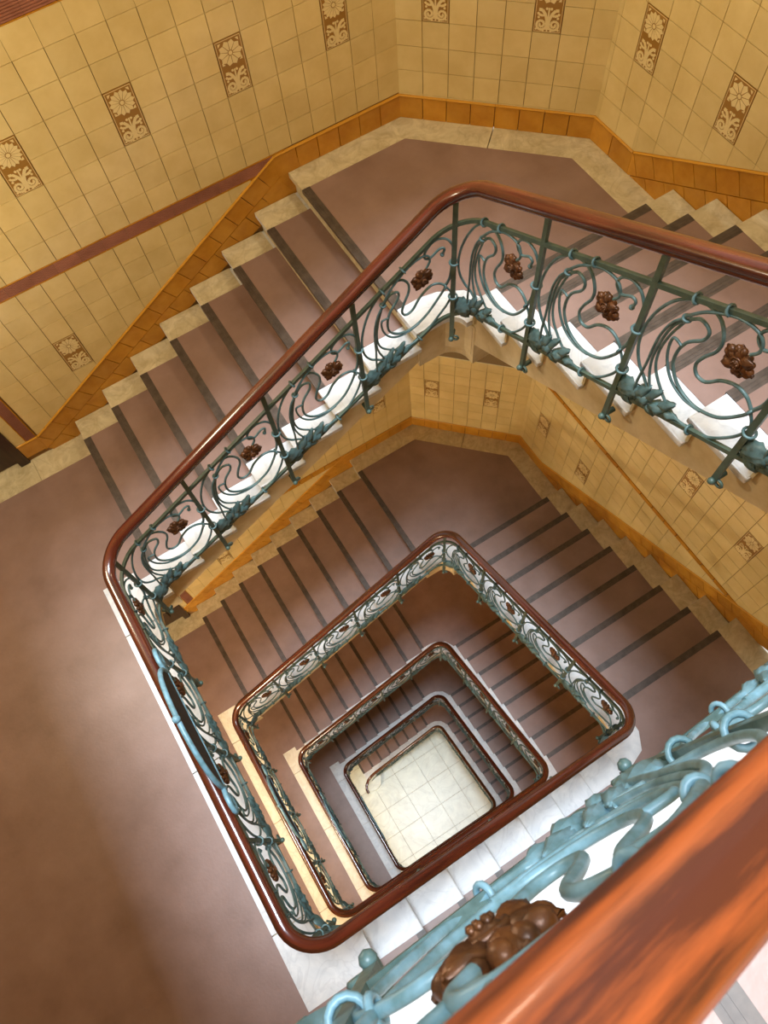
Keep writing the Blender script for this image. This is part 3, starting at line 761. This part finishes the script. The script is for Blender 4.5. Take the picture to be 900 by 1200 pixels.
def leaf(k, base, tip, wid, curl, nrm, n=6, lobes=3, ridge=.10, m_=9):
    """a cupped, ridged leaf blade from base to tip with a scalloped edge; thin but solid"""
    base, tip = Vector(base), Vector(tip); ax = tip - base; L = ax.length; sd = ax.normalized().cross(nrm).normalized()
    nrm = sd.cross(ax.normalized()).normalized() * (1 if sd.cross(ax.normalized()).dot(nrm) > 0 else -1); top = []
    for i in range(n + 1):
        t = i / n; e = math.sin(PI * min(1, t * .93 + .05)) ** .6; sc = 1 + .14 * math.cos(t * lobes * 2 * PI)
        for j in range(m_):
            v = j / (m_ - 1) * 2 - 1
            h = curl * (1 - v * v) * math.sin(PI * (t * .85 + .08)) + wid * ridge * math.cos(v * 3.5 * PI) * e + wid * .16 * v * v * math.sin(t * lobes * 2 * PI + v)
            top.append(base + ax * (t + .07 * (abs(v) - .5) * math.cos(v * 9)) + sd * (wid * e * sc * v) + nrm * h)
    nv = len(top); bot = [p - nrm * .0035 for p in top]
    fs = []
    for i in range(n):
        for j in range(m_ - 1):
            a = i * m_ + j; fs.append((a, a + 1, a + m_ + 1, a + m_)); fs.append((nv + a, nv + a + m_, nv + a + m_ + 1, nv + a + 1))
    for i in range(n):
        a = i * m_; fs.append((a, a + m_, nv + a + m_, nv + a)); a = i * m_ + m_ - 1; fs.append((a, nv + a, nv + a + m_, a + m_))
    for j in range(m_ - 1): fs.append((j, nv + j, nv + j + 1, j + 1)); a = n * m_ + j; fs.append((a, a + 1, nv + a + 1, nv + a))
    k.add(top + bot, fs, True)

def panel(s0, s1, parent, q, im='iron'):
    """q: 2 near, 1 middle, 0 far"""
    L = s1 - s0; fu = L / .546; fh = (HT - HB) / .566
    def pt(u, h, wv=0.): return rp(s0 + u * fu, HB + h * fh, wv)
    n = (3, 4, 6)[q]; sd = (4, 6, 10)[q]
    k = MB()
    for i, (nm, (pts, r)) in enumerate(CURVES.items()):
        if q == 0 and nm in ('J', 'L', 'F'): continue
        sm = smooth(pts, n); off = {'B1': .006, 'B3': -.006, 'C': .004, 'E': -.004, 'K': .002}.get(nm, 0.)
        P = [pt(u, h, off) for u, h in sm]; rr = [r * (1.12 if im == 'ironlitblue' else 1.0 if q else 1.15)] * len(P)
        if nm == 'K': rr[-1] *= 1.0
        k.tube(P, rr, sd)
    e = pt(.490, .434); k.ball(e, .011, n=6 if q < 2 else 10, m_=5 if q < 2 else 8)
    p = obj('scroll_panel', k, M[im], parent)
    # rings
    CO = [((.162, .566), 'v'), ((.279, .566), 'v'), ((.362, .0), 'v'), ((.16, .478), 'a'), ((.507, .219), 'b')]
    if q:
        for (u, h), t in CO:
            k = MB(); c = pt(u, h); T_ = tang(s0 + u * fu); S_ = side(s0 + u * fu)
            R = .017 if t == 'v' else .0135
            X = S_; Y = T_.cross(S_).normalized()
            if t == 'a': Y = (Y * .6 + T_ * .8).normalized()
            if t == 'b': Y = (Y * .7 - T_ * .7).normalized()
            k.torus(c, X, Y, R, .0052, n=8 if q < 2 else 14, k=5 if q < 2 else 8)
            obj('collar', k, M[im], p)
    # flower
    c = pt(.386, .393); T_ = tang(s0 + .386 * fu); S_ = side(s0 + .386 * fu); V = T_.cross(S_).normalized() * (1 if T_.cross(S_).z > 0 else -1)
    k = MB(); nn, mm = ((6, 4), (8, 5), (12, 8))[q]
    for i in range(6):
        a = 2 * PI * i / 6 + .3; d = T_ * math.cos(a) + V * math.sin(a); pe = V * math.cos(a) - T_ * math.sin(a)
        if q == 0: k.ball(c + d * .036, .022, .021, .014, n=nn, m_=mm, X=d, Y=pe, Z=S_); continue
        for sg in (-1, 1): k.ball(c + d * .043 + pe * (.011 * sg) - S_ * .001, .016, .0125, .0125, n=nn, m_=mm, X=d, Y=pe, Z=S_)
        k.ball(c + d * .030 + S_ * .002, .017, .017, .012, n=nn, m_=mm, X=d, Y=pe, Z=S_)
        if q == 2: leaf(k, c + d * .012 + S_ * .008, c + d * .064 + S_ * .010 * math.cos(i * 2.1), .021, .010, S_, 6, 2, .12, 7)
    if q:
        k.torus(c + S_ * .012, T_, V, .021, .0045, n=12 if q == 1 else 18, k=5)
        k.ball(c + S_ * .008, .018, .018, .016, n=nn, m_=mm, X=T_, Y=V, Z=S_)
        for i in range(7):
            a = 2 * PI * i / 7; k.ball(c + (T_ * math.cos(a) + V * math.sin(a)) * .010 + S_ * .021, .0048, n=6, m_=4)
    else: k.ball(c + S_ * .006, .019, .019, .02, n=nn, m_=mm, X=T_, Y=V, Z=S_)
    f = obj('flower', k, M['bronze'], p); f['label'] = 'brown bronze flower'
    # leaf spray on the bottom bar
    k = MB(); S_ = side(s0 + .1 * fu); T_ = tang(s0 + .1 * fu); V = T_.cross(S_).normalized(); V = V if V.z > 0 else -V
    nr = (S_ * .8 + V * .6).normalized(); ln = (3, 4, 8)[q]
    leaf(k, pt(.012, .03), pt(.105, .075), .05, .016, (S_ + V * .2).normalized(), ln + 1, 4)
    leaf(k, pt(.03, .02), pt(.1, -.03), .034, .014, (S_ * .8 - V * .5).normalized(), ln, 3)
    if q:
        leaf(k, pt(.09, .03), pt(.15, .115), .024, .014, nr, ln, 2)
        leaf(k, pt(.13, .03), pt(.2, .12), .02, .012, nr, ln, 2)
        leaf(k, pt(.2, .03), pt(.27, .085), .02, .012, nr, ln, 2)
        leaf(k, pt(.15, .02), pt(.21, -.03), .022, .014, (S_ * .9 - V * .4).normalized(), ln, 2)
    leaf(k, pt(.11, .02), pt(.17, .06), .028, .018, nr, ln, 2)
    leaf(k, pt(.17, .02), pt(.25, .035), .028, .018, nr, ln, 2)
    leaf(k, pt(.23, .02), pt(.3, .02), .02, .012, nr, ln, 2)
    obj('leaf_spray', k, M[im], p)
def post(s, parent, q, im='iron', bmn='ironbar'):
    k = MB(); c = at(s); S_ = side(s); T_ = S_.cross(UP)
    def B(h0, h1, hw, off=0.):
        vs = []
        for h in (h0, h1):
            for a, b in ((-1, -1), (1, -1), (1, 1), (-1, 1)): vs.append(Vector((c[0], c[1], c[2] + h)) + T_ * (a * hw) + S_ * (b * hw * .7 + off))
        k.add(vs, [(3, 2, 1, 0), (4, 5, 6, 7), (0, 1, 5, 4), (1, 2, 6, 5), (2, 3, 7, 6), (3, 0, 4, 7)])
    B(-.21, HR - .03, .0115)
    o = obj('post', k, M[bmn], parent)
    if q:
        k = MB()                                       # foot bracket reaching back to the stair side
        base = Vector((c[0], c[1], c[2] - .185))
        k.tube([base + S_ * .008, base - S_ * .05], .013, 8); k.ball(base + S_ * .014, .015, n=8, m_=6)
        k.torus(base - T_ * .022 + UP * .0, T_, UP, .016, .006, n=10, k=6)
        obj('bracket', k, M[bmn], o)
        for ch_ in (.40, .155):
            k = MB(); p_ = Vector((c[0], c[1], c[2] + ch_)); k.torus(p_, S_, T_, .021, .0055, n=8 if q < 2 else 14, k=6); obj('collar', k, M[im], o)
def bars(a, b, parent, bmn='ironbar'):
    ss = srange(a, b, .2)
    for h, nm in ((HT, 'top_bar'), (HB, 'bottom_bar')):
        k = MB(); k.bar([rp(s, h) for s in ss], lambda i: side(ss[i]), .008, .011); obj(nm, k, M[bmn], parent)
def guard(sc, parent, q):
    """arched frame with dark mesh standing on the rail at the middle of a landing"""
    hl, hh, off = .32, .27, .05; b = HR + .03
    n = 16
    ar = [(hl * math.cos(PI - PI * i / n), hh * math.sin(PI * i / n) ** .8) for i in range(n + 1)]
    pt = lambda s, h, w_=0.: rp(sc + s, b + h, off + w_)
    k = MB(); k.tube([pt(a, h) for a, h in ar], .013, 8, flat=1.); k.tube([pt(-hl, 0), pt(0, 0), pt(hl, 0)], .009, 6)
    g = obj('arched_guard', k, M['ironlitblue'], parent); g['label'] = 'pale blue arched guard with dark mesh on the landing handrail'
    k = MB(); S_ = side(sc); T_ = tang(sc); c = pt(0, 0)
    k.prism([(a * .98, h * .97) for a, h in ar], c, T_, UP, S_, -.003, .003); obj('mesh_panel', k, M['mesh'], g)
    k = MB(); k.ball(pt(0, hh + .02), .02, n=10, m_=8); k.tube([pt(0, hh), pt(0, hh + .02)], .012, 8); obj('knob', k, M['ironlitblue'], g)
    for sgn in (-1, 1):
        k = MB(); sp = []
        for i in range(16):
            a = i / 15 * 1.5 * 2 * PI; r = .072 * (1 - i / 20); sp.append(pt(sgn * (hl + .07 - r * math.cos(a)), .01 + r * math.sin(a) * .8))
        k.tube(sp, .012, 8); k.tube([pt(sgn * hl, 0), pt(sgn * (hl + .02), -.06, -.03), pt(sgn * (hl + .06), -.18, -.05)], .008, 6); obj('scroll_bracket', k, M['ironlitblue'], g)

def railing(label, keys, counts, q, loc_key, mat='wood', im='iron', bmn='ironbar', drop=0.):
    x, y, n = PX[KEY[loc_key]]
    root = thing('stair_railing', (x, y, n - .2), label, 'railing')
    a, b = SK[keys[0]], SK[keys[-1]]
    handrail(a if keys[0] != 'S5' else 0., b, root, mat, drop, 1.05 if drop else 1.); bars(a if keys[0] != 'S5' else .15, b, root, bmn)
    for i, c in enumerate(counts):
        s0, s1 = SK[keys[i]], SK[keys[i + 1]]
        qq = q[i] if isinstance(q, (list, tuple)) else q
        for j in range(c):
            panel(s0 + (s1 - s0) * j / c, s0 + (s1 - s0) * (j + 1) / c, root, qq, im)
            post(s0 + (s1 - s0) * j / c, root, qq, im, bmn)
    post(b, root, qq, im, bmn)
    for i in range(len(keys) - 1):
        if keys[i][0] == 'M' and keys[i + 1][0] == 'L': guard((SK[keys[i]] + SK[keys[i + 1]]) / 2 + .02, root, q)
    return root
railing('foreground railing with a worn, strongly lit orange-brown handrail and pale blue scrollwork, close to the camera', ['R1', 'M0'], [4], 2, 'R1', 'wornlitwood', 'ironlitblue', 'iron', .058)  # lighter wood and iron tones carry the stronger light on this railing
railing('largest full turn of railing, mahogany handrail round the well at the big landing', ['R2', 'M1', 'L1', 'T1', 'R1'], [4, 4, 4, 4], [1, 1, 2, 2], 'M1')
railing('second turn of railing down the well, between the two broad flights', ['R3', 'M2', 'L2', 'T2', 'R2'], [5, 4, 5, 4], 1, 'M2')
railing('third turn of railing down the well, dark rail inside the second turn', ['R4', 'M3', 'L3', 'T3', 'R3'], [5, 4, 5, 4], 0, 'M3')
railing('fourth turn of railing, dark rail nearest above the pale lobby floor', ['R5', 'M4', 'L4', 'T4', 'R4'], [4, 4, 4, 4], 0, 'M4')
railing('lowest railing ending in a curl on the pale lobby floor', ['S5', 'T5', 'R5'], [4, 4], 0, 'S5')
